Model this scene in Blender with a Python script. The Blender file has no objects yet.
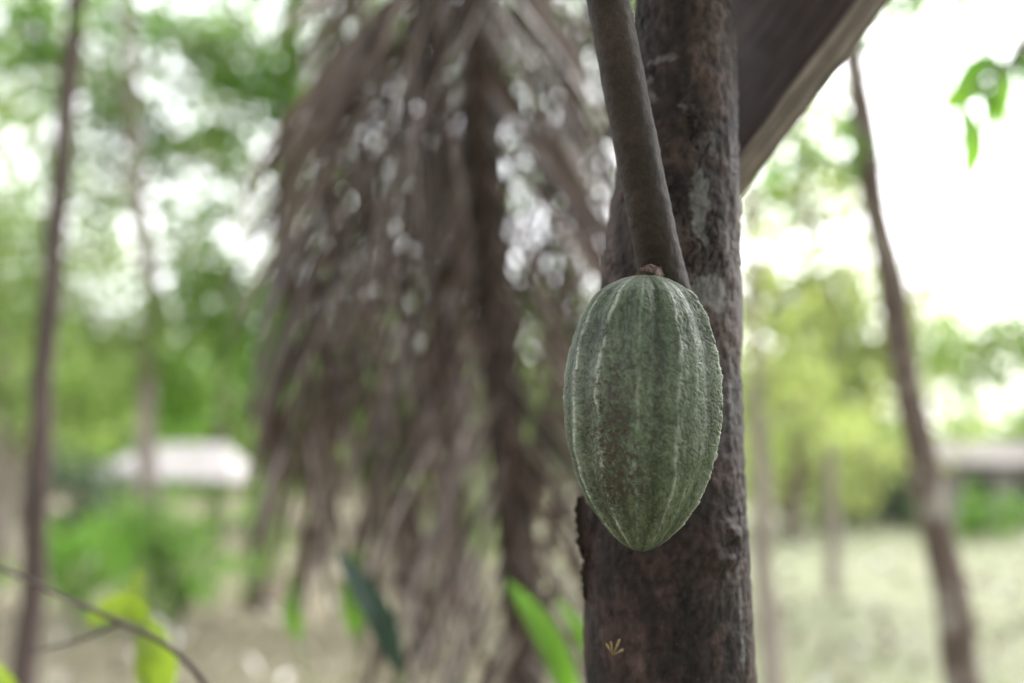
import bpy, math, random
import numpy as np
from mathutils import Vector, Matrix, noise
random.seed(7); rng = np.random.default_rng(7)
C = bpy.context.scene.collection
F = 995.56; TH = math.radians(6.5)
CAM = Vector((0, 0, 1.3))
RT = Vector((1, 0, 0)); UP = Vector((0, -math.sin(TH), math.cos(TH))); FW = Vector((0, math.cos(TH), math.sin(TH)))
def P(px, py, d):
    return CAM + RT*((px-512)/F*d) + UP*((341.5-py)/F*d) + FW*d
def G(px, d):
    p = P(px, 455, d); p.z = 0; return p

# ---------------------------------------------------------------- materials
def new_mat(name):
    m = bpy.data.materials.new(name); m.use_nodes = True
    nt = m.node_tree; nt.nodes.clear()
    return m, nt, nt.nodes, nt.links
def ramp(N, stops):
    r = N.new('ShaderNodeValToRGB'); e = r.color_ramp.elements
    while len(e) < len(stops): e.new(0.5)
    for el, (p, c) in zip(e, stops):
        el.position = p; el.color = (*c, 1)
    return r
def noise_node(N, L, coord, scale, detail=6, rough=.6, vec_scale=None):
    n = N.new('ShaderNodeTexNoise'); n.inputs['Scale'].default_value = scale
    n.inputs['Detail'].default_value = detail; n.inputs['Roughness'].default_value = rough
    if vec_scale:
        mp = N.new('ShaderNodeMapping'); mp.inputs['Scale'].default_value = vec_scale
        L.new(coord, mp.inputs['Vector']); coord = mp.outputs['Vector']
    L.new(coord, n.inputs['Vector'])
    return n
def mix(N, L, a, b, fac, mode='MIX'):
    m = N.new('ShaderNodeMix'); m.data_type = 'RGBA'; m.blend_type = mode
    for inp, v in ((m.inputs[0], fac), (m.inputs[6], a), (m.inputs[7], b)):
        if hasattr(v, 'links'): L.new(v, inp)
        elif isinstance(v, tuple): inp.default_value = (*v, 1)
        else: inp.default_value = v
    return m.outputs[2]
def leaf_mat(name, cols, trans=.4, rough=.5, tcol=None, var=True):
    m, nt, N, L = new_mat(name)
    g = N.new('ShaderNodeNewGeometry'); tc = N.new('ShaderNodeTexCoord')
    r = ramp(N, [(i/(len(cols)-1), c) for i, c in enumerate(cols)])
    L.new(g.outputs['Random Per Island'], r.inputs[0])
    n = noise_node(N, L, tc.outputs['Object'], 9, 2)
    r2 = ramp(N, [(.3, (.6, .6, .6)), (.7, (1.25, 1.25, 1.2))]); L.new(n.outputs[0], r2.inputs[0])
    col = mix(N, L, r.outputs[0], r2.outputs[0], 1.0, 'MULTIPLY')
    p = N.new('ShaderNodeBsdfPrincipled'); p.inputs['Roughness'].default_value = rough
    L.new(col, p.inputs['Base Color'])
    t = N.new('ShaderNodeBsdfTranslucent')
    tcn = mix(N, L, col, tcol or (1.6, 1.7, .9), 1.0, 'MULTIPLY'); L.new(tcn, t.inputs['Color'])
    ms = N.new('ShaderNodeMixShader'); ms.inputs[0].default_value = trans
    L.new(p.outputs[0], ms.inputs[1]); L.new(t.outputs[0], ms.inputs[2])
    o = N.new('ShaderNodeOutputMaterial'); L.new(ms.outputs[0], o.inputs[0])
    return m
def rough_mat(name, stops, scale=8, vs=None, bump=.4, bscale=60, rough=.85, bdist=.004, attr=None):
    m, nt, N, L = new_mat(name); tc = N.new('ShaderNodeTexCoord'); co_ = tc.outputs['Object']
    if attr:
        at_ = N.new('ShaderNodeAttribute'); at_.attribute_name = attr; co_ = at_.outputs['Vector']
    n = noise_node(N, L, co_, scale, 8, .65, vs)
    r = ramp(N, stops); L.new(n.outputs[0], r.inputs[0])
    p = N.new('ShaderNodeBsdfPrincipled'); p.inputs['Roughness'].default_value = rough
    L.new(r.outputs[0], p.inputs['Base Color'])
    n2 = noise_node(N, L, co_, bscale, 6, .6, vs)
    b = N.new('ShaderNodeBump'); b.inputs['Strength'].default_value = bump; b.inputs['Distance'].default_value = bdist
    L.new(n2.outputs[0], b.inputs['Height']); L.new(b.outputs[0], p.inputs['Normal'])
    o = N.new('ShaderNodeOutputMaterial'); L.new(p.outputs[0], o.inputs[0])
    return m

M_leaf = leaf_mat('leaf_green', [(.05, .12, .02), (.085, .185, .03), (.135, .265, .045), (.185, .32, .06)], .5, .35)
M_leaf_pale_haze = leaf_mat('leaf_pale_haze', [(.12, .20, .065), (.185, .285, .095), (.26, .35, .14), (.31, .38, .16)], .45, .38)  # pale greens; haze over the far foliage is put into this colour
M_leaf_yel = leaf_mat('leaf_yellow', [(.27, .31, .14), (.34, .38, .18), (.27, .35, .15), (.38, .39, .22)], .45)
M_leaf_lime = leaf_mat('leaf_lime', [(.11, .25, .04), (.17, .33, .06), (.22, .39, .08)], .45)
M_leaf_dark = leaf_mat('leaf_dark', [(.04, .07, .04), (.06, .10, .055), (.09, .13, .08)], .3)
M_cacao_leaf = leaf_mat('cacao_leaf', [(.04, .09, .02), (.07, .14, .03), (.09, .17, .03)], .4)
M_dead = leaf_mat('dead_leaflet', [(.045, .031, .026), (.095, .069, .059), (.165, .128, .113), (.38, .33, .305)], .16, .38, (1.1, .95, .87))
M_rachis = rough_mat('dead_rachis', [(.3, (.030, .018, .014)), (.7, (.08, .05, .040))], 30, (1, 1, .2))
M_palm = rough_mat('palm_trunk', [(.3, (.015, .0085, .0068)), (.7, (.052, .031, .024))], 14, (1, 1, 4))
M_trunk_dark = rough_mat('bark_dark', [(.3, (.032, .022, .019)), (.7, (.09, .065, .056))], 10, (1, 1, .4))
M_trunk_mid = rough_mat('bark_mid', [(.3, (.07, .046, .037)), (.7, (.15, .110, .092))], 10, (1, 1, .4))
M_trunk_lich = rough_mat('bark_lichened', [(.3, (.055, .039, .031)), (.53, (.115, .084, .069)), (.60, (.24, .22, .19)), (.7, (.38, .36, .33))], 9, (1, 1, .6))
M_trunk_pale = rough_mat('bark_pale', [(.3, (.16, .13, .11)), (.7, (.32, .28, .24))], 8, (1, 1, .4))
M_twig = rough_mat('twig', [(.3, (.03, .022, .018)), (.7, (.07, .052, .045))], 30)
M_litter = leaf_mat('litter', [(.14, .11, .075), (.19, .155, .11), (.27, .235, .18), (.88, .88, .85)], .1, .3, (1, 1, 1))
M_grass = leaf_mat('grass', [(.14, .18, .085), (.17, .205, .105), (.21, .235, .13)], .3)

# ---------------------------------------------------------------- helpers
def tag(o, label=None, cat=None, group=None, kind=None):
    if label: o['label'] = label
    if cat: o['category'] = cat
    if group: o['group'] = group
    if kind: o['kind'] = kind
    return o
def thing(name, loc, label, cat, group=None):
    o = bpy.data.objects.new(name, None); C.objects.link(o); o.location = loc; o.empty_display_size = .05
    return tag(o, label, cat, group)
class MB:
    def __init__(s): s.v = []; s.f = []
    def add(s, vs, fs):
        k = len(s.v); s.v += [tuple(v) for v in vs]; s.f += [tuple(i+k for i in f) for f in fs]
    def tube(s, pts, rad, seg=12, cap=True):
        n = len(pts); vs = []; ref = Vector((.3, 1, .1)).normalized()
        for i in range(n):
            t = (pts[min(i+1, n-1)]-pts[max(i-1, 0)]).normalized()
            a = t.cross(ref).normalized(); b = t.cross(a)
            for j in range(seg):
                an = 2*math.pi*j/seg
                vs.append(pts[i]+(a*math.cos(an)+b*math.sin(an))*rad[i])
        fs = [(i*seg+j, i*seg+(j+1) % seg, (i+1)*seg+(j+1) % seg, (i+1)*seg+j) for i in range(n-1) for j in range(seg)]
        if cap: fs += [tuple(range(seg))[::-1], tuple((n-1)*seg+j for j in range(seg))]
        s.add(vs, fs)
    def build(s, name, mat, parent=None, loc=None, smooth=True):
        org = Vector(parent_world(parent)) if parent else Vector(loc or (0, 0, 0))
        me = bpy.data.meshes.new(name)
        va = np.array(s.v, dtype=float)-np.array(org)
        me.from_pydata(va.tolist(), [], s.f); me.materials.append(mat)
        if smooth: me.polygons.foreach_set('use_smooth', [True]*len(me.polygons))
        me.update()
        o = bpy.data.objects.new(name, me); C.objects.link(o)
        if parent: o.parent = parent
        else: o.location = org
        return o
def parent_world(p):
    l = Vector(p.location)
    while p.parent: p = p.parent; l += Vector(p.location)
    return l
def spline(pts, n):
    pts = [Vector(p) for p in pts]; q = [pts[0]*2-pts[1]]+pts+[pts[-1]*2-pts[-2]]; out = []
    m = len(pts)-1
    for k in range(n):
        u = k/(n-1)*m; i = min(int(u), m-1); t = u-i
        a, b, c, d = q[i:i+4]
        out.append(.5*((2*b)+(c-a)*t+(2*a-5*b+4*c-d)*t*t+(3*b-a-3*c+d)*t**3))
    return out
def interp(xs, ys, x): return float(np.interp(x, xs, ys))

def leaves(mb_v, mb_f, centers, size, aspect=.42, droop=.5):
    n = len(centers); c = np.array(centers)
    d = rng.normal(size=(n, 3)); d[:, 2] -= droop; d /= np.linalg.norm(d, axis=1)[:, None]
    r = rng.normal(size=(n, 3)); s = np.cross(d, r); s /= np.linalg.norm(s, axis=1)[:, None]
    nn = np.cross(d, s)
    L = size*(.6+.8*rng.random(n))[:, None]; W = L*aspect*.5
    k = len(mb_v)
    a = c-d*L*.5; t = c+d*L*.5-nn*L*.12
    l1 = c-d*L*.15+s*W+nn*W*.35; l2 = c+d*L*.2+s*W*.8+nn*W*.3
    r1 = c-d*L*.15-s*W+nn*W*.35; r2 = c+d*L*.2-s*W*.8+nn*W*.3
    V = np.stack([a, l1, l2, t, r2, r1], axis=1).reshape(-1, 3)
    mb_v.extend(map(tuple, V.tolist()))
    for i in range(n):
        b = k+i*6; mb_f.append((b, b+1, b+2, b+3)); mb_f.append((b, b+3, b+4, b+5))
def clump_pts(center, r, n, sub=22, flat=.85, spread=.36):
    cs = rng.normal(size=(sub, 3)); cs /= np.linalg.norm(cs, axis=1)[:, None]
    cs *= (rng.random(sub)**.4)[:, None]*r*np.array([1, 1, flat])
    idx = rng.integers(0, sub, n); sr = r*(spread+.2*rng.random(sub))
    return np.array(center)+cs[idx]+rng.normal(size=(n, 3))*sr[idx][:, None]*np.array([.6, .6, .55])
def tree(name, label, path, radii, clumps, lsize, lmat, bmat, cat='tree', group=None, seg=14, crown='crown', aspect=.42, dens=1.0):
    root = thing(name, path[0], label, cat, group)
    n = 40; pp = spline(path, n); rr = [interp(np.linspace(0, 1, len(radii)), radii, i/(n-1)) for i in range(n)]
    for i in range(n):
        q = pp[i]*3; pp[i] = pp[i]+Vector((noise.noise(q), noise.noise(q+Vector((9, 3, 1))), 0))*rr[i]*.5
        rr[i] *= 1+.12*noise.noise(pp[i]*6)
    mb = MB(); mb.tube(pp, rr, seg); mb.build('trunk', bmat, root)
    if clumps:
        lv = MB()
        for (c, r, k) in clumps:
            c = Vector(c); bl = MB()
            i = min(range(5, n), key=lambda i: (pp[i]-(c-Vector((0, 0, r*.8)))).length)
            b = pp[i]; mid = (b+c)*.5+Vector((random.uniform(-.1, .1), random.uniform(-.1, .1), .12))*r
            cs = spline([b, mid, c], 9); r0 = min(rr[i]*.55, r*.04+.003)
            bl.tube(cs, [r0*(1-.75*j/8) for j in range(9)], 7)
            for _ in range(6):
                e = c+Vector(rng.normal(size=3))*r*.5; q = cs[random.choice((4, 5, 6, 7))]
                bl.tube([q, q.lerp(e, .5)+Vector((0, 0, r*.05)), e], [r0*.45, r0*.3, r0*.1], 5)
            leaves(lv.v, lv.f, clump_pts(c, r, int(k*dens)), lsize, aspect)
            bl.build('limb', bmat, root)
        lv.build(crown, lmat, root, smooth=False)
    return root
def shrub(label, px, d, h, w, n, lsize, lmat, group=None, name='shrub'):
    b = G(px, d); root = thing(name, b, label, 'shrub', group)
    st = MB(); lv = MB()
    for _ in range(9):
        e = b+Vector((random.uniform(-.45, .45)*w, random.uniform(-.3, .3)*w, h*random.uniform(.5, .9)))
        st.tube(spline([b, b.lerp(e, .5)+Vector((0, 0, .1*h)), e], 6), [.02*h*(1-.15*j) for j in range(6)], 6)
        leaves(lv.v, lv.f, clump_pts(e, w*.28, n//9, 5), lsize, droop=-.2)
    for k in range(8):
        e = b+Vector((random.uniform(-.5, .5)*w, random.uniform(-.3, .3)*w, h*random.uniform(.15, .5)))
        leaves(lv.v, lv.f, clump_pts(e, w*.22, n//14, 5), lsize, droop=-.2)
    st.build('stems', M_twig, root); lv.build('foliage', lmat, root, smooth=False)
    return root

# ---------------------------------------------------------------- ground
def ground_mat():
    m, nt, N, L = new_mat('ground'); tc = N.new('ShaderNodeTexCoord')
    n = noise_node(N, L, tc.outputs['Object'], .45, 8, .6)
    r = ramp(N, [(.3, (.10, .082, .055)), (.5, (.15, .13, .088)), (.7, (.19, .175, .125))]); L.new(n.outputs[0], r.inputs[0])
    rg_ = ramp(N, [(.3, (.145, .155, .092)), (.5, (.17, .185, .112)), (.7, (.205, .205, .14))]); L.new(n.outputs[0], rg_.inputs[0])
    sx = N.new('ShaderNodeSeparateXYZ'); L.new(tc.outputs['Object'], sx.inputs[0])
    mr = N.new('ShaderNodeMapRange'); mr.inputs[1].default_value = -1.5; mr.inputs[2].default_value = 2.5; L.new(sx.outputs[0], mr.inputs[0])
    n3 = noise_node(N, L, tc.outputs['Object'], .8, 4, .6)
    ma = N.new('ShaderNodeMath'); ma.operation = 'MULTIPLY_ADD'; L.new(n3.outputs[0], ma.inputs[0]); ma.inputs[1].default_value = 1.2; ma.inputs[2].default_value = -.6
    mb_ = N.new('ShaderNodeMath'); mb_.operation = 'ADD'; mb_.use_clamp = True; L.new(ma.outputs[0], mb_.inputs[0]); L.new(mr.outputs[0], mb_.inputs[1])
    base = mix(N, L, r.outputs[0], rg_.outputs[0], mb_.outputs[0])
    n2 = noise_node(N, L, tc.outputs['Object'], 5, 8, .55)
    r2 = ramp(N, [(.3, (.85, .85, .85)), (.7, (1.15, 1.15, 1.15))]); L.new(n2.outputs[0], r2.inputs[0])
    col = mix(N, L, base, r2.outputs[0], 1.0, 'MULTIPLY')
    p = N.new('ShaderNodeBsdfPrincipled'); p.inputs['Roughness'].default_value = .95; L.new(col, p.inputs['Base Color'])
    p.inputs['Specular IOR Level'].default_value = .2
    b = N.new('ShaderNodeBump'); b.inputs['Distance'].default_value = .01; L.new(n2.outputs[0], b.inputs['Height']); L.new(b.outputs[0], p.inputs['Normal'])
    o = N.new('ShaderNodeOutputMaterial'); L.new(p.outputs[0], o.inputs[0]); return m
mb = MB()
xs = sorted(set([-400, -200, -100, -60]+[x*1.0 for x in range(-40, 41)]+[60, 100, 200, 400]))
for y in xs:
    for x in xs:
        z = .07*noise.noise(Vector((x*.3, y*.3, 0))) if max(abs(x), abs(y)) < 41 else 0
        if x*x+y*y < 9: z *= .3
        mb.v.append((x, y, z-.03))
k = len(xs); mb.f = [(j*k+i, j*k+i+1, (j+1)*k+i+1, (j+1)*k+i) for j in range(k-1) for i in range(k-1)]
tag(mb.build('ground', ground_mat()), kind='structure')
mb = MB(); n = 2000
yy = 2+rng.random(n)**1.3*24; xx = (rng.random(n)-.5)*(yy*1.2+2)
cc = np.stack([xx, yy, .02+rng.random(n)*.03], 1); leaves(mb.v, mb.f, cc, .12, .5, 0)
tag(mb.build('leaf_litter', M_litter, smooth=False), 'dry leaf litter scattered over the pale ground', 'leaf litter', kind='stuff')
mb = MB(); n = 16000
yy = 3+rng.random(n)*26; xx = (rng.random(n)-.30)*(yy*1.2+2)
cc = np.stack([xx, yy, .0+rng.random(n)*.02], 1); leaves(mb.v, mb.f, cc, .06, .2, -3)
tag(mb.build('grass', M_grass, smooth=False), 'short thin pale green grass on the ground', 'grass', kind='stuff')

# ---------------------------------------------------------------- cacao tree (main)
tree_base = P(672, 683, .744); tree_base.z = 0; tree_base += Vector((.01, .03, 0))
cacao = thing('cacao_tree', tree_base, 'dark rough barked cacao tree in sharp focus carrying the green pod', 'tree')
edge = [(760, 588, 760), (683, 585, 755), (640, 584, 752), (600, 584, 750), (550, 584, 748), (500, 588, 746), (400, 592, 743), (330, 597, 742), (260, 603, 740), (200, 612, 739), (150, 620, 738), (100, 627, 737), (50, 633, 735), (0, 636, 733), (-60, 640, 732)]
cpts = []; crad = []
for y, l, r in edge:
    d = .744; cpts.append(P((l+r)/2, y, d)); crad.append((r-l)/2/F*d*.985)
low = [tree_base, tree_base.lerp(cpts[0], .35), tree_base.lerp(cpts[0], .7)]
up = [cpts[-1]+Vector((.0, .02, .35)), cpts[-1]+Vector((.02, .06, .8)), cpts[-1]+Vector((-.02, .1, 1.4))]
path = low+cpts+up; prad = [.095, .078, .068]+crad+[crad[-1]*.9, crad[-1]*.75, crad[-1]*.4]
dense = spline(path, 3000)
dc = [0]
for a, b in zip(dense, dense[1:]): dc.append(dc[-1]+(b-a).length)
dense_np = np.array([tuple(p) for p in dense])
m_ = len(path)-1
cum = [dc[min(2999, round(i/m_*2999))] for i in range(len(path))]
s0 = cum[3]; s1 = cum[3+len(cpts)-1]
ss = list(np.arange(0, s0, .006))+list(np.arange(s0, s1, .001))+list(np.arange(s1, cum[-1], .008))
PX = [np.interp(ss, dc, dense_np[:, i]) for i in range(3)]
RR = np.interp(ss, cum, prad)
SEG = 360
patches = [(704, 200, 9, 32, 1.3), (712, 290, 19, 18, 1.4), (672, 45, 22, 5, .6), (655, 75, 10, 18, .6), (734, 230, 5, 50, .4), (746, 600, 3, 45, .5), (690, 95, 9, 12, .6), (737, 400, 4, 60, .5), (601, 290, 4, 40, .5), (747, 655, 3, 25, .5), (718, 140, 5, 20, .5), (645, 120, 7, 20, .5), (704, 335, 7, 12, .6)]  # lichen patches, plus thin pale strips painting highlights on the low right edge
pp3 = [(P(a, b, .685), c/F*.69, d/F*.69, w) for a, b, c, d, w in patches]
KN = P(720, 545, .70)
verts = []; cav = []; lich_highlight = []; tone = []
for i, s in enumerate(ss):
    c = Vector((PX[0][i], PX[1][i], PX[2][i])); R = RR[i]
    fine = s0-.02 <= s <= s1+.02
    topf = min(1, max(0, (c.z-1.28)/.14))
    for j in range(SEG):
        a = 2*math.pi*j/SEG; dr = Vector((math.cos(a), math.sin(a), 0))
        p = c+dr*R
        w = noise.noise(p*25)*.006
        big = noise.noise(Vector((p.x*14, p.y*14, p.z*7)))
        big2 = noise.noise(Vector((p.x*35+5, p.y*35, p.z*16)))
        wv = noise.noise(p*60)
        q = Vector((p.x*80+wv*1.3+w*60, p.y*80, (p.z+w)*34+wv*1.0))
        ds, _ = noise.voronoi(q)
        e = ds[1]-ds[0]
        gate = min(1, max(0, .5+1.7*noise.noise(p*30+Vector((7, 7, 7)))))
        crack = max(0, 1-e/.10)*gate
        q2 = Vector((p.x*170, p.y*170, p.z*130+w*90))
        fn = noise.fractal(q2, 1.0, 2.1, 4) if fine else 0
        rid = 1-abs(noise.noise(Vector((p.x*110+3, p.y*110, p.z*30+4))))*2
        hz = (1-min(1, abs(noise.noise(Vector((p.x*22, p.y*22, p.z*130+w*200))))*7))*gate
        flk = min(1, max(0, noise.noise(Vector((p.x*48+wv*.5, p.y*48, p.z*30+11)))*6-.6))
        disp = .0024*big+.0010*big2-.0011*crack*(.5+.5*topf)+.0009*fn+.0004*rid-.0005*hz*(.3+.7*topf)+.0010*flk*(.5+.5*topf)
        kr = (p-KN).length
        if kr < .06:
            disp += .0035*math.exp(-((kr-.012)/.006)**2)-.004*math.exp(-(kr/.007)**2)+.0022*noise.fractal(p*120, 1, 2, 3)*math.exp(-(kr/.03)**2)
        v = p+dr*disp; verts.append((v.x, v.y, v.z))
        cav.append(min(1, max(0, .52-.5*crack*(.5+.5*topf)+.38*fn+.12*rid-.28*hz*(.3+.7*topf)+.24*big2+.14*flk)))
        l = 0
        if p.y < c.y+.02:
            for (pc, rx, rz, wt) in pp3:
                dx = (p.x-pc.x)/rx; dz = (p.z-pc.z)/rz; g = dx*dx+dz*dz
                if g < 4: l = max(l, wt*math.exp(-g*.9)*1.1+(.8*noise.noise(p*110)+.5*noise.noise(p*300))*math.exp(-g*.4)*min(wt, 1))
        lich_highlight.append(min(1, max(0, l)))
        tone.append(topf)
nr = len(ss)
mb = MB(); mb.v = verts
mb.f = [(i*SEG+j, i*SEG+(j+1) % SEG, (i+1)*SEG+(j+1) % SEG, (i+1)*SEG+j) for i in range(nr-1) for j in range(SEG)]
mb.f.append(tuple((nr-1)*SEG+j for j in range(SEG)))
def bark_main():
    m, nt, N, L = new_mat('cacao_bark'); tc = N.new('ShaderNodeTexCoord')
    def at(n):
        a = N.new('ShaderNodeAttribute'); a.attribute_name = n; return a.outputs['Fac']
    n = noise_node(N, L, tc.outputs['Object'], 30, 10, .73, (1, 1, .6))
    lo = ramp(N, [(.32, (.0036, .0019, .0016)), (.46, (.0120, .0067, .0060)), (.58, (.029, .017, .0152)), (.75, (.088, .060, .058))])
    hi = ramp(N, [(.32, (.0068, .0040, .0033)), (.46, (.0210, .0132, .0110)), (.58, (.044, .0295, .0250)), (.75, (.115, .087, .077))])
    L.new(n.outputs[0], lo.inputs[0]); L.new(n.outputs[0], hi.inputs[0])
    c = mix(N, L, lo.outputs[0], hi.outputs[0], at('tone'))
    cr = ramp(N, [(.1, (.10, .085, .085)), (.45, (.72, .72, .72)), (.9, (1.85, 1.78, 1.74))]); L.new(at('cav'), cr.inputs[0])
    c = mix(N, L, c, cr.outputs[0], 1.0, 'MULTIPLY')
    nl = noise_node(N, L, tc.outputs['Object'], 170, 6, .7)
    rl = ramp(N, [(.35, (.07, .066, .063)), (.55, (.13, .128, .122)), (.7, (.21, .215, .205))]); L.new(nl.outputs[0], rl.inputs[0])
    lr = ramp(N, [(.3, (0, 0, 0)), (.6, (.85, .85, .85))]); L.new(at('lich_highlight'), lr.inputs[0])
    c = mix(N, L, c, rl.outputs[0], lr.outputs[0])
    ns = noise_node(N, L, tc.outputs['Object'], 260, 3, .6)
    rs = ramp(N, [(.66, (0, 0, 0)), (.72, (.4, .4, .4))]); L.new(ns.outputs[0], rs.inputs[0])
    c = mix(N, L, c, (.12, .105, .095), rs.outputs[0])
    p = N.new('ShaderNodeBsdfPrincipled'); p.inputs['Roughness'].default_value = .58; L.new(c, p.inputs['Base Color'])
    p.inputs['Specular IOR Level'].default_value = .26
    nb = noise_node(N, L, tc.outputs['Object'], 320, 8, .76, (1, 1, .7))
    b = N.new('ShaderNodeBump'); b.inputs['Strength'].default_value = 1.0; b.inputs['Distance'].default_value = .0022
    L.new(nb.outputs[0], b.inputs['Height']); L.new(b.outputs[0], p.inputs['Normal'])
    o = N.new('ShaderNodeOutputMaterial'); L.new(p.outputs[0], o.inputs[0]); return m
def fattr(o, name, vals):
    a = o.data.attributes.new(name, 'FLOAT', 'POINT'); a.data.foreach_set('value', np.array(vals, dtype=np.float32))
M_bark = bark_main()
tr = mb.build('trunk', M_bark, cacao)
fattr(tr, 'cav', cav); fattr(tr, 'lich_highlight', lich_highlight); fattr(tr, 'tone', tone)

# front limb
def limb_mat():
    m, nt, N, L = new_mat('limb_bark'); tc = N.new('ShaderNodeTexCoord')
    n = noise_node(N, L, tc.outputs['Object'], 14, 9, .7)
    r = ramp(N, [(.3, (.0110, .0070, .0049)), (.5, (.0210, .0140, .0102)), (.7, (.040, .029, .0215))]); L.new(n.outputs[0], r.inputs[0])
    n2 = noise_node(N, L, tc.outputs['Object'], 500, 3, .6)
    r2 = ramp(N, [(.35, (.75, .75, .75)), (.55, (1, 1, 1)), (.75, (1.4, 1.38, 1.32))]); L.new(n2.outputs[0], r2.inputs[0])
    c = mix(N, L, r.outputs[0], r2.outputs[0], 1.0, 'MULTIPLY')
    p = N.new('ShaderNodeBsdfPrincipled'); p.inputs['Roughness'].default_value = .6; L.new(c, p.inputs['Base Color'])
    p.inputs['Specular IOR Level'].default_value = .22
    b = N.new('ShaderNodeBump'); b.inputs['Strength'].default_value = .5; b.inputs['Distance'].default_value = .0006
    L.new(n2.outputs[0], b.inputs['Height']); L.new(b.outputs[0], p.inputs['Normal'])
    o = N.new('ShaderNodeOutputMaterial'); L.new(p.outputs[0], o.inputs[0]); return m
M_limb = limb_mat()
lp = [P(545, -330, .62), P(585, -120, .635), P(608, 0, .645), P(627, 100, .652), P(645, 190, .660), P(657, 250, .668), P(668, 300, .682), P(682, 370, .72)]
lr = [18, 20, 21.3, 22, 22.5, 23.5, 26, 31]
n = 360; pts = spline(lp, n); rad = [interp(np.linspace(0, 1, len(lr)), lr, i/(n-1))/F*.65 for i in range(n)]
mb = MB(); mb.tube(pts, rad, 96)
for i in range(len(mb.v)):
    v = Vector(mb.v[i]); c = pts[min(i//96, n-1)]; d = (v-c)
    if d.length > 0:
        dn = d.normalized(); v += dn*(.0004*noise.noise(v*40)+.0004*noise.fractal(v*160, 1, 2, 3)); mb.v[i] = tuple(v)
lo = mb.build('limb', M_limb, cacao); lo['label'] = 'slender smooth brown limb in front of the trunk'

def flake(cx, cy, d, w, h, tilt):
    mb = MB(); nu, nv = 10, 26
    for lay in (0, .0022):
        for i in range(nv):
            t = i/(nv-1)
            for j in range(nu):
                u = j/(nu-1)-.5
                ww = w*(.45+.55*math.sin(math.pi*t)+.5*noise.noise(Vector((t*7, cx, 1))))
                pt = P(cx+u*ww+tilt*(t-.5)+3*noise.noise(Vector((t*9, u*2, cx))), cy+(t-.5)*h+4*noise.noise(Vector((u*5, 3, cx))), d+lay+.006*math.cos(u*2.2)+.004*t)
                mb.v.append(tuple(pt))
    q = nu*nv
    for i in range(nv-1):
        for j in range(nu-1):
            a = i*nu+j; mb.f.append((a, a+1, a+nu+1, a+nu)); mb.f.append((q+a, q+a+nu, q+a+nu+1, q+a+1))
    ring = [j for j in range(nu)]+[i*nu+nu-1 for i in range(1, nv)]+[(nv-1)*nu+j for j in range(nu-2, -1, -1)]+[i*nu for i in range(nv-2, 0, -1)]
    for a, b in zip(ring, ring[1:]+ring[:1]): mb.f.append((a, q+a, q+b, b))
    return mb.build('bark_flake', M_flake, cacao)
M_flake = rough_mat('flake', [(.3, (.012, .007, .006)), (.7, (.04, .024, .02))], 60, None, .8, 260, .85, .002)
flake(583, 527, .725, 15, 62, 4)['label'] = 'dark loose bark flake standing off the left edge'
flake(587, 575, .722, 11, 50, -3)
flake(689, 128, .679, 12, 26, 2)
mb = MB()
M_bud = rough_mat('buds', [(.3, (.14, .10, .04)), (.7, (.30, .24, .10))], 200)
for bx, by, ex, ey in ((613, 655, 607, 645), (613, 655, 619, 641), (613, 655, 622, 650), (613, 655, 611, 643)):
    a = P(bx, by, .684); b = P(ex, ey, .679); mb.tube([a, a.lerp(b, .5), b, b+(b-a)*.15], [.0004, .0004, .0009, .0003], 8)
mb.build('flower_buds', M_bud, cacao)
topn = path[-1]
bl = MB(); lv = MB()
for (ox, oy, oz, r, k) in [(-.5, -.7, 2.75, .5, 260), (.3, -1.0, 2.7, .5, 260), (-.1, .1, 2.9, .5, 260), (.7, -.2, 2.7, .5, 260), (-.8, .2, 2.8, .45, 200), (.2, -1.8, 2.7, .55, 280), (-.9, -1.6, 2.7, .5, 240), (1.3, -1.1, 2.7, .5, 240), (-.2, -2.7, 2.6, .6, 260), (1.1, -2.2, 2.6, .6, 260)]:
    c = Vector((.1+ox, .7+oy, oz)); b = topn
    bl.tube(spline([b, b.lerp(c, .5)+Vector((0, 0, .1)), c], 8), [.02*(1-.1*j) for j in range(8)], 8)
    leaves(lv.v, lv.f, clump_pts(c, r, k, 8, .5), .24, .36, 1.2)
bl.build('branches', M_limb, cacao); lv.build('crown', M_cacao_leaf, cacao, smooth=False)  # out-of-view crown, added thick overhead to block sky light on the foreground

# ---------------------------------------------------------------- cacao pod
pod_top = P(645, 275, .632); pod_bot = P(641, 551, .628)
pod = thing('cacao_pod', pod_top, 'green ribbed cacao pod with pale ridges hanging against the trunk', 'cacao pod')
prof = [(0, 2), (1.2, 13), (4, 23), (10, 35), (18, 46), (25, 52), (40, 61), (55, 66.5), (75, 72.5), (100, 76.5), (125, 77.5), (150, 76.5), (175, 72.5), (200, 65), (215, 59), (225, 54), (235, 47.5), (245, 40.5), (255, 32.5), (263, 25.5), (269, 18.5), (273, 12), (275.5, 5.5), (276, .8)]
py_ = [a for a, b in prof]; pw_ = [b for a, b in prof]
ax = (pod_bot-pod_top); Lp = ax.length; axn = ax.normalized()
e1 = Vector((1, 0, 0)); e1 = (e1-axn*e1.dot(axn)).normalized(); e2 = axn.cross(e1)
NS, NT = 600, 560
tt = np.concatenate([np.linspace(0, 8, 50)[:-1], np.linspace(8, 262, 430), np.linspace(262, 276, 82)[1:]])
ribs = [(-64, 1.2), (-39, 1.2), (-13, .35), (19, .8), (34, .3), (60, 1.5), (96, .6), (130, .8), (165, .6), (200, .8), (236, .6), (268, .6)]
grooves = [(-51, .7), (-26, .5), (2, 1.1), (47, .8), (79, .4), (113, .5), (147, .8), (182, .5), (218, .8), (252, .6), (283, .8)]
angs = np.radians(np.arange(NS)*360/NS)
verts = []; rg = []; spk = []; cv = []
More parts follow.
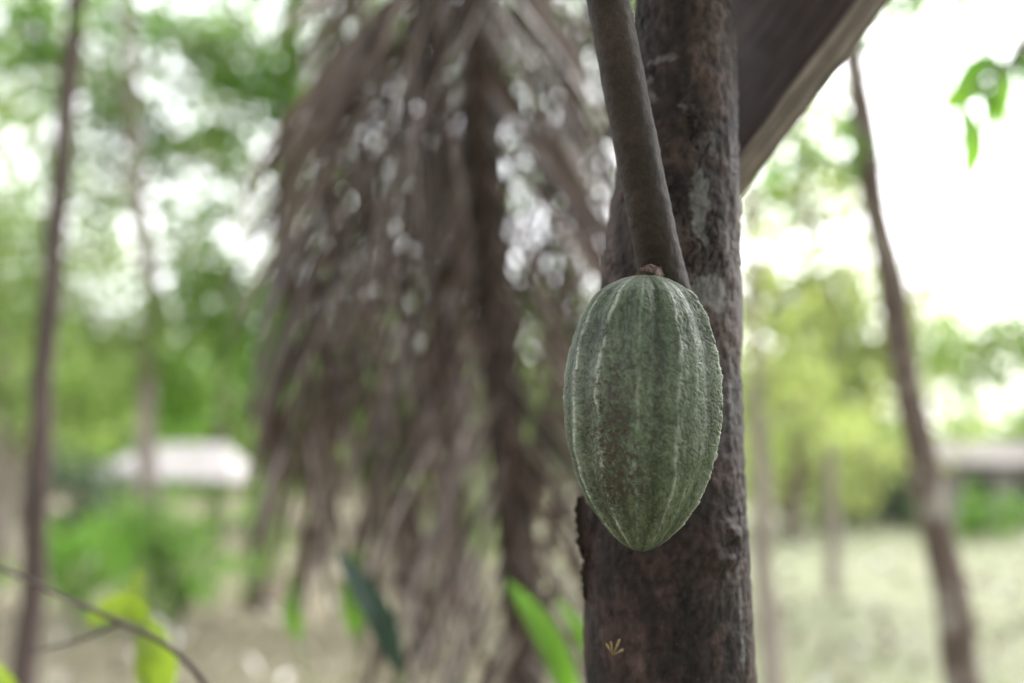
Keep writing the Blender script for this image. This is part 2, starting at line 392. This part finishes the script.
def prof1d(a, lst, sg):
    s = 0
    for deg, w in lst:
        dd = (a-math.radians(deg)+math.pi) % (2*math.pi)-math.pi
        if abs(dd) < sg*3.2: s = max(s, w*math.exp(-(dd/sg)**2))
    return s
for t in tt:
    R = float(np.interp(t, py_, pw_))/F*.632; tn = t/276
    c = pod_top+axn*(tn*Lp)
    fade = min(1, t/26+.15)*min(1, (276-t)/30)
    up_ = 1.15-.5*tn
    for j in range(NS):
        a = angs[j]
        dr = e1*math.sin(a)+e2*math.cos(a)
        aw = a+.08*noise.noise(Vector((math.cos(a)*1.5, math.sin(a)*1.5, tn*4)))+.035*noise.noise(Vector((math.cos(a)*6, math.sin(a)*6, tn*14)))
        p = c+dr*R
        line = prof1d(aw, ribs, .024); wide = prof1d(aw, ribs, .12); gr = prof1d(aw, grooves, .10)
        wart = noise.fractal(p*220, 1.0, 2.1, 3)
        wr = noise.noise(Vector((a*7, tn*22, 2)))
        brk = noise.noise(Vector((a*2.2+9, tn*7, 6)))
        tr_ = noise.noise(Vector((a*13+.8*wr, tn*60+2.5*wr, 5)))
        tr2 = abs(noise.noise(Vector((a*15+wr, tn*34+3*wr+a*4, 9))))
        tr3 = abs(noise.noise(Vector((a*24+wr, tn*60-a*9, 3))))
        wk = (1-min(1, tr2*5)); wk2 = (1-min(1, tr3*5))
        disp = fade*(.0013*wide+.0006*line*(1+wr)-.0020*gr)+.00022*wart+.00030*tr_*fade*(.5+wide)-.00050*wk*fade*(.4+wide)-.00028*wk2*fade+.0006*noise.noise(p*40)
        v = p+dr*disp; verts.append((v.x, v.y, v.z))
        rg.append(min(1, max(0, up_*line*(.7+.9*wr+1.1*brk+.4*wart)*(.5+.5*fade)+.15*up_*wide*(.7+1.4*brk+.5*wr))))
        cv.append(min(1, max(0, .58+.26*wart+.32*tr_-.26*gr-.30*wk-.18*wk2+.16*brk)))
        sx = (p-pod_top).dot(RT)*F/.632; sy = t
        g = 1.1*math.exp(-((sx+40)/20)**2-((sy-165)/80)**2)+.6*math.exp(-((sx+18)/14)**2-((sy-210)/40)**2)
        spk.append(min(1, g))
mb = MB(); mb.v = verts; NTT = len(tt)
mb.f = [(i*NS+j, (i+1)*NS+j, (i+1)*NS+(j+1) % NS, i*NS+(j+1) % NS) for i in range(NTT-1) for j in range(NS)]
mb.f.append(tuple(range(NS))); mb.f.append(tuple((NTT-1)*NS+j for j in range(NS-1, -1, -1)))
def pod_mat():
    m, nt, N, L = new_mat('pod_husk'); tc = N.new('ShaderNodeTexCoord')
    def at(n):
        a = N.new('ShaderNodeAttribute'); a.attribute_name = n; return a.outputs['Fac']
    n = noise_node(N, L, tc.outputs['Object'], 22, 5, .6)
    r = ramp(N, [(.3, (.037, .056, .029)), (.5, (.053, .075, .040)), (.7, (.073, .096, .055))]); L.new(n.outputs[0], r.inputs[0])
    c = r.outputs[0]
    n2 = noise_node(N, L, tc.outputs['Object'], 480, 5, .65)
    r2 = ramp(N, [(.3, (.72, .73, .70)), (.5, (1, 1, 1)), (.7, (1.34, 1.32, 1.35))]); L.new(n2.outputs[0], r2.inputs[0])
    c = mix(N, L, c, r2.outputs[0], 1.0, 'MULTIPLY')
    rc = ramp(N, [(.1, (.38, .38, .34)), (.5, (1, 1, 1)), (.85, (1.45, 1.45, 1.5))]); L.new(at('cv'), rc.inputs[0])
    c = mix(N, L, c, rc.outputs[0], 1.0, 'MULTIPLY')
    nb = noise_node(N, L, tc.outputs['Object'], 150, 6, .7)
    mm = N.new('ShaderNodeMath'); mm.operation = 'MULTIPLY'; L.new(at('rg'), mm.inputs[0])
    rb = ramp(N, [(.35, (.3, .3, .3)), (.53, (1, 1, 1))]); L.new(nb.outputs[0], rb.inputs[0]); L.new(rb.outputs[0], mm.inputs[1])
    m2 = N.new('ShaderNodeMath'); m2.operation = 'MULTIPLY'; m2.inputs[1].default_value = .95; m2.use_clamp = True; L.new(mm.outputs[0], m2.inputs[0])
    c = mix(N, L, c, (.29, .32, .265), m2.outputs[0])
    ns = noise_node(N, L, tc.outputs['Object'], 330, 4, .8, (1, 1, .6))
    ma = N.new('ShaderNodeMath'); ma.operation = 'MULTIPLY_ADD'; L.new(at('spk'), ma.inputs[0]); ma.inputs[1].default_value = .16; L.new(ns.outputs[0], ma.inputs[2])
    rs = ramp(N, [(.60, (0, 0, 0)), (.67, (.85, .85, .85))]); L.new(ma.outputs[0], rs.inputs[0])
    c = mix(N, L, c, (.026, .015, .010), rs.outputs[0])
    p = N.new('ShaderNodeBsdfPrincipled'); p.inputs['Roughness'].default_value = .5; L.new(c, p.inputs['Base Color'])
    p.inputs['Specular IOR Level'].default_value = .4
    b = N.new('ShaderNodeBump'); b.inputs['Strength'].default_value = .55; b.inputs['Distance'].default_value = .0009
    L.new(n2.outputs[0], b.inputs['Height']); L.new(b.outputs[0], p.inputs['Normal'])
    o = N.new('ShaderNodeOutputMaterial'); L.new(p.outputs[0], o.inputs[0]); return m
hs = mb.build('husk', pod_mat(), pod)
fattr(hs, 'rg', rg); fattr(hs, 'spk', spk); fattr(hs, 'cv', cv)
M_stalk = rough_mat('stalk', [(.3, (.022, .011, .008)), (.7, (.085, .042, .026))], 120, None, .6, 300, .8, .001)
mb = MB()
sp = spline([P(656, 276, .657), P(653, 275, .650), P(650, 276, .643), P(646, 281, .634)], 24)
mb.tube(sp, [(7.5+4.5*(i/23)+1.2*noise.noise(Vector((i*.6, 0, 0))))/F*.64 for i in range(24)], 32)
for i in range(len(mb.v)):
    v = Vector(mb.v[i]); mb.v[i] = tuple(v+Vector((noise.noise(v*420), noise.noise(v*420+Vector((5, 5, 5))), noise.noise(v*420+Vector((1, 9, 5)))))*.0022)
mb.build('stalk', M_stalk, pod)

# ---------------------------------------------------------------- slanting board behind the trunk
M_board = rough_mat('board_wood', [(.32, (.011, .005, .0038)), (.5, (.027, .0135, .0102)), (.68, (.055, .030, .023))], 12, (.5, 6, 6), .5, 40, .5, .001, 'bc')
M_board_edge = rough_mat('board_edge', [(.32, (.035, .024, .020)), (.5, (.085, .064, .055)), (.66, (.16, .133, .12))], 22, (.6, 5, 5), .6, 60, .75, .001, 'bc')
A = P(706, 201, .80); B = P(1012, -206, .74)
along = (B-A).normalized()
aw_ = (FW-along*FW.dot(along)).normalized()
ul = along.cross(aw_).normalized()
if ul.dot(RT) > 0: ul = -ul
al = math.radians(42)
wdir = (ul*math.cos(al)+aw_*math.sin(al)).normalized()
tdir = (aw_*math.cos(al)-ul*math.sin(al)).normalized()
W_, T_ = .14, .034
board = thing('wooden_board', A, 'broad dark brown board with pale narrow edge slanting up right from behind the cacao trunk', 'board')
def board_mesh(w0, w1, t0, t1, name, mat):
    mb = MB(); nL, nW, nT = 90, 10, 4; bc = []
    Lb = (B-A).length
    ring = [(w0+(w1-w0)*i/nW, t0) for i in range(nW)]+[(w1, t0+(t1-t0)*i/nT) for i in range(nT)]+[(w1-(w1-w0)*i/nW, t1) for i in range(nW)]+[(w0, t1-(t1-t0)*i/nT) for i in range(nT)]
    for k in range(nL):
        for (w, t) in ring:
            p = A+along*(Lb*k/(nL-1))+wdir*w+tdir*t
            p += (wdir*noise.noise(p*45)+tdir*noise.noise(p*45+Vector((4, 4, 4))))*.0009
            mb.v.append(tuple(p)); bc += [Lb*k/(nL-1), w, t]
    m = len(ring)
    for k in range(nL-1):
        for i in range(m): mb.f.append((k*m+i, k*m+(i+1) % m, (k+1)*m+(i+1) % m, (k+1)*m+i))
    mb.f.append(tuple(range(m))[::-1]); mb.f.append(tuple((nL-1)*m+i for i in range(m)))
    o = mb.build(name, mat, board, smooth=False)
    a = o.data.attributes.new('bc', 'FLOAT_VECTOR', 'POINT'); a.data.foreach_set('vector', np.array(bc, dtype=np.float32))
    return o
board_mesh(.0035, W_, 0, T_, 'face', M_board)
board_mesh(0, .003, 0, T_, 'cut_edge', M_board_edge)

# ---------------------------------------------------------------- palm with dead fronds
pb = G(528, 2.3)
palm = thing('palm_tree', pb, 'slim palm with dry brown fronds hanging down left of the cacao trunk', 'palm')
ptop = P(462, -330, 2.2)
mb = MB(); pth = spline([pb, P(524, 640, 2.0), P(503, 400, 1.98), P(484, 150, 1.98), ptop], 90)
mb.tube(pth, [.042+.003*(i % 3 == 0)-.0001*i for i in range(90)], 20); mb.build('trunk', M_palm, palm)
def frond(pts, nl, Lf, w, spread, droop, r0=.016, seed=1, sides=(-1, 1), u0=.12):
    rs = np.random.default_rng(seed)
    pp = spline([ptop]+pts, 80)
    mb = MB(); mb.tube(pp, [r0*(1-.75*i/79) for i in range(80)], 10)
    ra = mb.build('frond', M_rachis, palm)
    mb = MB()
    for i in range(nl):
        u = u0+(1-u0)*i/nl; f = u*79; k = min(int(f), 78); b = pp[k].lerp(pp[k+1], f-k); t = (pp[k+1]-pp[k]).normalized()
        for s in sides:
            side = t.cross(Vector((0, 1, 0)))
            if side.length < .1: side = Vector((1, 0, 0))
            side = side.normalized()*s
            side = (side+Vector((0, rs.normal()*.4, 0))).normalized()
            sp_ = spread*(.85+.3*rs.random())
            d = (t*math.cos(sp_)+side*math.sin(sp_)).normalized()
            L = Lf*(.75+.4*rs.random())*(.5+.5*math.sin(math.pi*min(1, .15+u*.85)))
            ns = 9; p = b.copy(); wv0 = Vector((rs.normal(), rs.normal()*.6, rs.normal()*.3))
            ww = w*(.6+.8*rs.random()); vs = []
            bend = Vector((rs.normal()*.02, rs.normal()*.03, 0))
            for j in range(ns+1):
                q = j/ns
                wd = d.cross(wv0).normalized(); nn = d.cross(wd)
                hw = ww*.5*(math.sin(math.pi*min(1, .12+q*.88))**.7+.05)
                vs += [p+wd*hw+nn*hw*.4, p, p-wd*hw+nn*hw*.4]
                d = (d+Vector((0, 0, -1))*droop*(.6+.6*q)+bend).normalized(); p = p+d*(L/ns)
            fs = []
            for j in range(ns):
                a = j*3; fs += [(a, a+1, a+4, a+3), (a+1, a+2, a+5, a+4)]
            mb.add(vs, fs)
    mb.build('leaflets', M_dead, ra)
frond([P(468, -60, 1.9), P(482, 150, 1.85), P(500, 380, 1.83), P(522, 640, 1.8), P(530, 820, 1.8)], 115, .60, .0105, .62, .08, .014, 1)
frond([P(425, -50, 2.1), P(372, 60, 2.05), P(332, 190, 2.0), P(314, 330, 2.0), P(304, 470, 2.0)], 70, .50, .011, .42, .15, .010, 2, u0=.25)
frond([P(370, -110, 2.3), P(335, 60, 2.3), P(322, 260, 2.25), P(318, 430, 2.2), P(316, 560, 2.2)], 58, .36, .011, .30, .10, .012, 3, u0=.2)
frond([P(450, -80, 2.3), P(425, 120, 2.25), P(402, 330, 2.2), P(395, 520, 2.2), P(402, 780, 2.2)], 100, .52, .0115, .36, .08, .013, 4)
frond([P(530, -120, 2.2), P(590, 20, 2.15), P(606, 200, 2.1), P(598, 420, 2.1), P(590, 740, 2.1)], 105, .54, .011, .5, .08, .011, 5)
frond([P(490, -110, 2.0), P(440, -40, 1.9), P(398, 70, 1.85), P(368, 230, 1.85), P(357, 400, 1.85)], 60, .58, .010, .42, .10, .009, 6, u0=.3)
frond([P(500, -100, 2.0), P(520, 40, 1.95), P(545, 200, 1.9), P(556, 380, 1.9), P(552, 640, 1.9)], 66, .50, .010, .5, .08, .008, 7, u0=.25)
frond([P(480, -100, 2.4), P(465, 60, 2.4), P(455, 250, 2.35), P(450, 430, 2.3), P(455, 720, 2.3)], 80, .50, .0115, .42, .09, .010, 8, u0=.25)

# ---------------------------------------------------------------- nearer thin trees
def pxpath(pts, d): return [P(x, y, d) for x, y in pts]
def cl(d, *a): return [(P(x, y, d+random.uniform(-.3, .3)), r, k) for x, y, r, k in a]
b = G(14, 3.2)
tree('leaning_tree', 'thin dark leaning tree trunk at the far left edge', [b]+pxpath([(22, 683), (38, 480), (52, 300), (66, 120), (76, -20), (90, -250)], 3.2), [.05, .042, .036, .034, .032, .030, .022],
     cl(3.4, (40, -190, .5, 900), (160, -170, .5, 900), (90, -350, .7, 900), (15, 15, .14, 50)), .07, M_leaf, M_trunk_dark)
b = G(985, 3.1)
tree('leaning_tree', 'thin lichen patched tree trunk leaning left on the right side of the lawn', [b]+pxpath([(968, 683), (945, 565), (921, 450), (897, 325), (874, 200), (857, 80), (838, -60), (825, -200)], 3.1), [.06, .055, .050, .046, .042, .039, .037, .034, .025],
     cl(3.1, (795, 155, .16, 90), (765, 115, .11, 50), (870, 10, .15, 80), (850, -150, .4, 700), (980, -180, .45, 700), (760, -130, .4, 500), (940, -10, .14, 45), (845, 150, .1, 35)), .05, M_leaf, M_trunk_lich)
b = G(266, 8.8)
tree('tree', 'mid sized brown tree trunk with green crown left of the dry fronds', [b]+pxpath([(266, 540), (272, 380), (283, 230), (292, 60), (300, -150)], 8.8), [.15, .14, .135, .125, .10, .07],
     cl(8.5, (215, 290, .5, 560), (262, 340, .42, 380), (245, 110, .55, 560), (140, 135, .52, 500), (215, 30, .6, 400), (300, 60, .6, 560), (120, 20, .6, 380), (190, -140, 1.1, 900), (350, -60, .9, 700), (50, 60, .55, 240), (330, 170, .45, 260), (180, 390, .5, 450), (200, 200, .35, 110)), .10, M_leaf, M_trunk_mid, aspect=.6)
b = G(150, 8)
tree('tree', 'slender pale tree trunk in front of the low pale roofed shelter', [b]+pxpath([(150, 560), (146, 420), (150, 300), (138, 180), (130, 40), (130, -80)], 8), [.085, .08, .075, .07, .06, .05, .03],
     cl(8, (95, 190, .45, 420), (60, 300, .55, 700), (150, 330, .5, 600), (20, 240, .45, 420), (110, 90, .45, 330), (190, 250, .45, 300), (220, 150, .45, 220), (20, 60, .45, 240), (210, 50, .45, 260), (20, 140, .4, 150)), .085, M_leaf_pale_haze, M_trunk_pale, aspect=.6)
b = G(-10, 9)
tree('tree', 'broad pale green tree at the left edge behind the leaning trunk', [b]+pxpath([(0, 560), (5, 420), (0, 300), (-20, 150), (-20, 20)], 9), [.12, .11, .10, .09, .07, .04],
     cl(9, (15, 350, .7, 1100), (85, 400, .6, 800), (-10, 210, .5, 400), (60, 10, .5, 240), (0, 110, .5, 220), (90, 250, .5, 300), (260, 210, .5, 200)), .095, M_leaf_pale_haze, M_trunk_pale, aspect=.6)
b = G(455, 8.5)
tree('tree', 'green leafy tree showing through gaps between the dry fronds', [b]+pxpath([(450, 560), (455, 400), (462, 250), (470, 80), (475, -60)], 8.5), [.13, .12, .11, .10, .08, .05],
     cl(8.5, (440, 60, .55, 420), (560, 60, .6, 580), (545, 170, .5, 420), (400, 170, .5, 340), (600, 130, .5, 400), (430, 300, .5, 480), (550, 310, .6, 720), (370, 20, .55, 380), (500, 0, .55, 420), (620, 20, .5, 420), (370, 400, .5, 500), (470, 230, .5, 380), (340, 110, .45, 300), (340, 260, .5, 400), (560, 430, .5, 450)), .085, M_leaf, M_trunk_dark, aspect=.6)
b = G(768, 5)
tree('sapling', 'thin brown sapling just right of the cacao trunk', [b]+pxpath([(766, 600), (762, 500), (757, 400), (752, 300), (748, 180)], 5), [.055, .05, .045, .035, .028, .018],
     cl(5, (775, 350, .25, 200), (810, 400, .28, 240), (765, 260, .2, 70)), .055, M_leaf_yel, M_trunk_pale, aspect=.6)
b = G(830, 9.5)
tree('tree', 'sparse pale leaved tree reaching up between the cacao trunk and the leaning lichened trunk', [b]+pxpath([(832, 520), (826, 420), (815, 300), (800, 180), (790, 60)], 9.5), [.07, .065, .055, .05, .04, .02],
     cl(9.5, (780, 200, .5, 420), (840, 270, .5, 400), (775, 300, .5, 500), (860, 350, .6, 800), (800, 130, .5, 300), (850, 190, .45, 220), (770, 390, .5, 600), (930, 350, .5, 420), (820, 330, .5, 450), (940, 280, .4, 140)), .105, M_leaf_yel, M_trunk_pale, aspect=.6)
b = G(1060, 8)
tree('tree', 'sparse pale tree at the right edge with thin leaves against the sky', [b]+pxpath([(1060, 520), (1055, 400), (1050, 260), (1040, 120), (1030, 0)], 8), [.09, .08, .07, .06, .04, .02],
     cl(8, (1000, 30, .45, 150), (940, 60, .35, 80), (1020, 130, .4, 120), (960, -20, .45, 200), (1040, 250, .5, 240), (1010, 345, .4, 400), (960, 360, .35, 260), (900, 20, .35, 110)), .085, M_leaf_pale_haze, M_trunk_pale, aspect=.6)

# far trees
far = [(20, 19, 230, 1.9, 1500, M_leaf_pale_haze, 'pale tree at the far left beyond the shelter'),
       (110, 22, 290, 2.0, 1500, M_leaf_pale_haze, 'pale rounded tree rising behind the pale roofed shelter'),
       (215, 17, 290, 1.6, 1400, M_leaf, 'bushy green tree between the shelter and the brown trunk'),
       (330, 20, 250, 1.9, 1400, M_leaf_pale_haze, 'pale green tree behind the leftmost hanging frond'),
       (430, 18, 330, 1.5, 1300, M_leaf, 'green tree low behind the middle of the fronds'),
       (545, 21, 260, 2.0, 1400, M_leaf_pale_haze, 'pale tree behind the gap between fronds and cacao trunk'),
       (790, 16, 325, 1.5, 1000, M_leaf_yel, 'yellow green tree right of the cacao trunk across the lawn'),
       (868, 19, 335, 1.7, 1100, M_leaf_yel, 'tall yellow green tree behind the leaning lichened trunk'),
       (1085, 20, 330, 1.8, 1100, M_leaf_pale_haze, 'pale tree just outside the lawn at far right')]
for px, d, ytop, r, k, mt, lab in far:
    zt = P(px, ytop, d).z; b = G(px, d); x0 = b.x
    c_ = []
    for _ in range(9):
        c_.append((Vector((x0+random.uniform(-.9, .9)*r, b.y+random.uniform(-.6, .6)*r, zt-r*.3-random.random()**.8*(zt-.9-r*.3)*.85)), r*.5, k//9))
    tree('tree', lab, [b, b+Vector((.1, 0, zt*.4)), b+Vector((0, 0, zt*.85))], [.14, .11, .05], c_, .18, mt, M_trunk_mid, aspect=.5)
mb = MB()
for i in range(150):
    a = random.uniform(-34, 34); d = random.uniform(38, 55); x = math.sin(math.radians(a))*d; y = math.cos(math.radians(a))*d
    h = random.uniform(2.4, 4.2)+2.6 if a < 5 else random.uniform(1.2, 3.0)
    leaves(mb.v, mb.f, clump_pts((x, y, h*.5), h*.62, 150, 6, .9), .6, .5)
tag(mb.build('woodland', M_leaf_pale_haze, smooth=False), 'distant belt of pale green woodland along the horizon', 'woodland', kind='stuff')

shrub('bright lime green shrub on the ground below the pale roofed shelter', 185, 8, .95, 1.2, 1000, .08, M_leaf_lime)
shrub('low lime green shrub left of the brighter one near the leaning trunk', 80, 8.6, .72, 1.0, 700, .08, M_leaf_lime)
shrub('dark green shrub beside the left end of the pale roofed shelter', 75, 12, 1.35, 1.1, 600, .12, M_leaf_dark)
shrub('dark rounded shrub on the far side of the lawn near the sapling', 865, 19, .9, 1.6, 500, .18, M_leaf_dark)
shrub('grey green shrub in front of the low grey building', 975, 16, .6, 1.2, 300, .14, M_leaf)
shrub('yellowish shrub across the lawn just right of the cacao trunk', 790, 18, 1.5, 2.2, 600, .2, M_leaf_yel)
shrub('low green shrub between the dry fronds and the cacao trunk', 455, 11, 1.2, 1.3, 600, .13, M_leaf_pale_haze)

# ---------------------------------------------------------------- shelter and building
def box(mb, x0, x1, y0, y1, z0, z1):
    v = [(x, y, z) for z in (z0, z1) for y in (y0, y1) for x in (x0, x1)]
    mb.add(v, [(0, 2, 3, 1), (4, 5, 7, 6), (0, 1, 5, 4), (1, 3, 7, 5), (3, 2, 6, 7), (2, 0, 4, 6)])
M_roof = rough_mat('pale_sheet', [(.3, (.22, .20, .195)), (.7, (.33, .31, .30))], 3, None, .2, 20, .6)
M_post = rough_mat('post', [(.3, (.10, .08, .07)), (.7, (.2, .16, .14))], 10)
M_wallg = rough_mat('grey_wall', [(.3, (.17, .155, .14)), (.7, (.26, .24, .22))], 3)
M_rfg = rough_mat('grey_roof', [(.3, (.12, .105, .095)), (.7, (.19, .17, .155))], 3)
b = G(172, 14); sh = thing('shelter', b, 'low open shelter with pale pinkish sheet roof behind the lime shrubs', 'shelter')
x, y = b.x, b.y
mb = MB(); w = 1.05; zr, ze = 1.46, .98
mb.add([(x-w, y-.7, ze), (x+w, y-.7, ze), (x+w*.72, y, zr), (x-w*.25, y, zr), (x-w, y+.9, ze), (x+w, y+.9, ze), (x-w, y-.7, ze-.05), (x+w, y-.7, ze-.05), (x+w, y+.9, ze-.05), (x-w, y+.9, ze-.05)],
       [(0, 1, 2, 3), (3, 2, 5, 4), (0, 3, 4), (1, 5, 2), (0, 6, 7, 1), (1, 7, 8, 5), (5, 8, 9, 4), (4, 9, 6, 0), (6, 9, 8, 7)])
mb.build('roof', M_roof, sh, smooth=False)
for sx in (-.9, .9):
    for yy_ in (-.6, .8):
        mb = MB(); box(mb, x+sx-.04, x+sx+.04, y+yy_-.04, y+yy_+.04, 0, ze-.052); mb.build('post', M_post, sh, smooth=False)
b = G(1000, 18); hb = thing('building', b, 'low grey building beyond the right end of the lawn', 'building')
x, y = b.x, b.y
mb = MB(); box(mb, x-1.0, x+4, y, y+3, 0, 1.15); mb.build('wall', M_wallg, hb, smooth=False)
mb = MB(); mb.add([(x-1.3, y-.3, 1.152), (x+4.3, y-.3, 1.152), (x+4.3, y+3.3, 1.152), (x-1.3, y+3.3, 1.152), (x-1.1, y+1.5, 1.60), (x+4.1, y+1.5, 1.60)],
                  [(0, 1, 5, 4), (3, 4, 5, 2), (0, 4, 3), (1, 2, 5), (0, 3, 2, 1)]); mb.build('roof', M_rfg, hb, smooth=False)
M_glass = rough_mat('dark_opening', [(.3, (.02, .02, .02)), (.7, (.05, .05, .05))], 3)
for dx in (-.4, .5, 2.2):
    mb = MB(); box(mb, x+dx-.25, x+dx+.25, y-.03, y-.003, .45, .95); mb.build('window', M_glass, hb, smooth=False)

# ---------------------------------------------------------------- close plants
def blade(mb, a, c, t, w, fold=.25, n=14, side=None):
    pp = spline([a, c, t], n); vs = []
    for i in range(n):
        q = i/(n-1); tg = (pp[min(i+1, n-1)]-pp[max(i-1, 0)]).normalized()
        wd = (side or tg.cross(FW)).normalized(); nn = tg.cross(wd).normalized()
        hw = w*.5*(math.sin(math.pi*min(1, .04+.96*q))**.75)
        wob = .04*w*math.sin(q*22)
        vs += [pp[i]+wd*hw+nn*(hw*fold+wob), pp[i]+wd*hw*.5+nn*hw*fold*.6, pp[i], pp[i]-wd*hw*.5+nn*hw*fold*.6, pp[i]-wd*hw+nn*(hw*fold-wob)]
    fs = [(i*5+j, i*5+j+1, (i+1)*5+j+1, (i+1)*5+j) for i in range(n-1) for j in range(4)]
    mb.add(vs, fs)
def plant(label, px, d, leavesl, mat, stemr=.005, name='broadleaf_plant', cat='plant'):
    b = G(px, d); root = thing(name, b, label, cat)
    mb = MB()
    for (ax_, ay, cx, cy, tx, ty, w, dd) in leavesl:
        a = P(ax_, ay, d+dd); mb.tube(spline([b, b.lerp(a, .6)+Vector((.01, 0, 0)), a], 12), [stemr*(1-.04*i) for i in range(12)], 8)
    mb.build('stem', M_stem, root)
    for (ax_, ay, cx, cy, tx, ty, w, dd) in leavesl:
        mb = MB(); blade(mb, P(ax_, ay, d+dd), P(cx, cy, d+dd-.01), P(tx, ty, d+dd+.02), w/F*d); mb.build('leaf', mat, root)
M_stem = rough_mat('green_stem', [(.3, (.08, .12, .03)), (.7, (.16, .2, .06))], 20)
M_bright = leaf_mat('bright_leaf', [(.08, .18, .025), (.11, .23, .035)], .5, .4)
M_yb = leaf_mat('yellow_leaf', [(.18, .27, .03), (.24, .32, .05)], .5, .4)
M_bluegr = leaf_mat('bluegreen_leaf', [(.025, .052, .04), (.036, .072, .053)], .2, .3, (1, 1.3, 1))
plant('bright green long leaved plant at the bottom beside the cacao trunk', 590, 1.5,
      [(588, 745, 552, 645, 506, 578, 26, 0), (606, 700, 584, 640, 556, 596, 16, .1)], M_bright)
plant('dark blue green leaf blade rising below the palm fronds', 400, 1.5, [(400, 672, 378, 612, 334, 546, 27, 0)], M_bluegr)
plant('yellow green seedling leaves at the bottom left by the bare twig', 160, 1.25,
      [(146, 620, 158, 665, 152, 740, 42, 0), (150, 625, 125, 605, 84, 624, 28, .05), (12, 700, 4, 682, -16, 660, 24, .02), (145, 618, 136, 600, 142, 568, 24, .1)], M_yb)
plant('small yellow green upright leaves behind the blue green blade', 358, 2.2, [(360, 640, 352, 600, 358, 530, 22, 0), (300, 640, 292, 610, 297, 575, 18, 0)], M_bright)
b = P(290, 740, .98); b.z = 0
tw = thing('bare_twig', b, 'thin bare dark twig arching across the bottom left corner', 'twig')
k1 = P(250, 800, .98)
mb = MB(); mb.tube(spline([b, b.lerp(k1, .33), b.lerp(k1, .66), b.lerp(k1, .9), P(226, 735, .98), P(203, 682, .98), P(168, 646, .98), P(118, 621, 1.0), (P(60, 595, 1.03)), P(10, 572, 1.06), P(-60, 545, 1.1)], 120), [.0044-.00002*i for i in range(120)], 10)
mb.build('stem', M_twig, tw)
mb = MB(); mb.tube(spline([P(122, 622, 1.0), P(80, 640, 1.0), P(30, 652, .98)], 20), [.0022-.00006*i for i in range(20)], 8); mb.build('side_shoot', M_twig, tw)
b = P(1045, 20, 2.4)
root = thing('leafy_branch', b, 'green leaf spray hanging into the white sky at the upper right', 'branch')
mb = MB(); mb.tube(spline([P(1180, -260, 2.7), P(1080, -60, 2.5), P(1010, 60, 2.4), P(965, 100, 2.4), P(962, 118, 2.4)], 30), [.012-.00022*i for i in range(30)], 8); mb.tube(spline([P(1080, -60, 2.5), P(1040, 20, 2.4), P(1012, 68, 2.39)], 12), [.007]*12, 6); mb.build('twig', M_twig, root)
mb = MB()
for (a, c, t, w) in [((964, 105), (972, 145), (966, 188), 26), ((985, 82), (965, 92), (942, 112), 28), ((1010, 62), (1000, 95), (1002, 128), 25), ((1003, 62), (978, 68), (952, 92), 25), ((1015, 50), (1030, 80), (1028, 115), 25), ((980, 88), (990, 105), (985, 130), 20)]:
    blade(mb, P(*a, 2.4), P(*c, 2.38), P(*t, 2.42), w/F*2.4)
mb.build('leaves', M_leaf, root)

# ---------------------------------------------------------------- light
sc = bpy.context.scene
w = bpy.data.worlds.new('World'); sc.world = w; w.use_nodes = True
N = w.node_tree.nodes; L = w.node_tree.links; N.clear()
sky = N.new('ShaderNodeTexSky'); sky.sky_type = 'NISHITA'; sky.sun_disc = False
EL, AZ = math.radians(52), math.radians(50)
sky.sun_elevation = EL; sky.sun_rotation = AZ; sky.air_density = 1.0; sky.dust_density = 4
hsv = N.new('ShaderNodeHueSaturation'); hsv.inputs['Saturation'].default_value = .12; hsv.inputs['Value'].default_value = 5.2
L.new(sky.outputs[0], hsv.inputs['Color'])
tc = N.new('ShaderNodeTexCoord'); cn = noise_node(N, L, tc.outputs['Generated'], 3, 6, .6)
cr = ramp(N, [(.3, (.85, .85, .87)), (.7, (1.15, 1.13, 1.13))]); L.new(cn.outputs[0], cr.inputs[0])
cm = mix(N, L, hsv.outputs[0], cr.outputs[0], 1.0, 'MULTIPLY')
bg = N.new('ShaderNodeBackground'); bg.inputs['Strength'].default_value = .15; L.new(cm, bg.inputs[0])
o = N.new('ShaderNodeOutputWorld'); L.new(bg.outputs[0], o.inputs[0])
sd = bpy.data.lights.new('sun', 'SUN'); sd.energy = 1.5; sd.angle = math.radians(15); sd.color = (1, .96, .9)
so = bpy.data.objects.new('sun', sd); C.objects.link(so)
dirv = Vector((math.sin(AZ)*math.cos(EL), math.cos(AZ)*math.cos(EL), math.sin(EL)))
so.rotation_euler = dirv.to_track_quat('Z', 'Y').to_euler()
# camera
cd = bpy.data.cameras.new('camera'); co = bpy.data.objects.new('camera', cd); C.objects.link(co)
co.location = CAM; co.rotation_euler = (math.radians(90)+TH, 0, 0)
cd.lens = 35; cd.sensor_width = 36; cd.clip_start = .05; cd.clip_end = 2000
cd.dof.use_dof = True; cd.dof.focus_distance = .622; cd.dof.aperture_fstop = 2.0
sc.camera = co
sc.view_settings.view_transform = 'Standard'; sc.view_settings.look = 'None'; sc.view_settings.exposure = 0
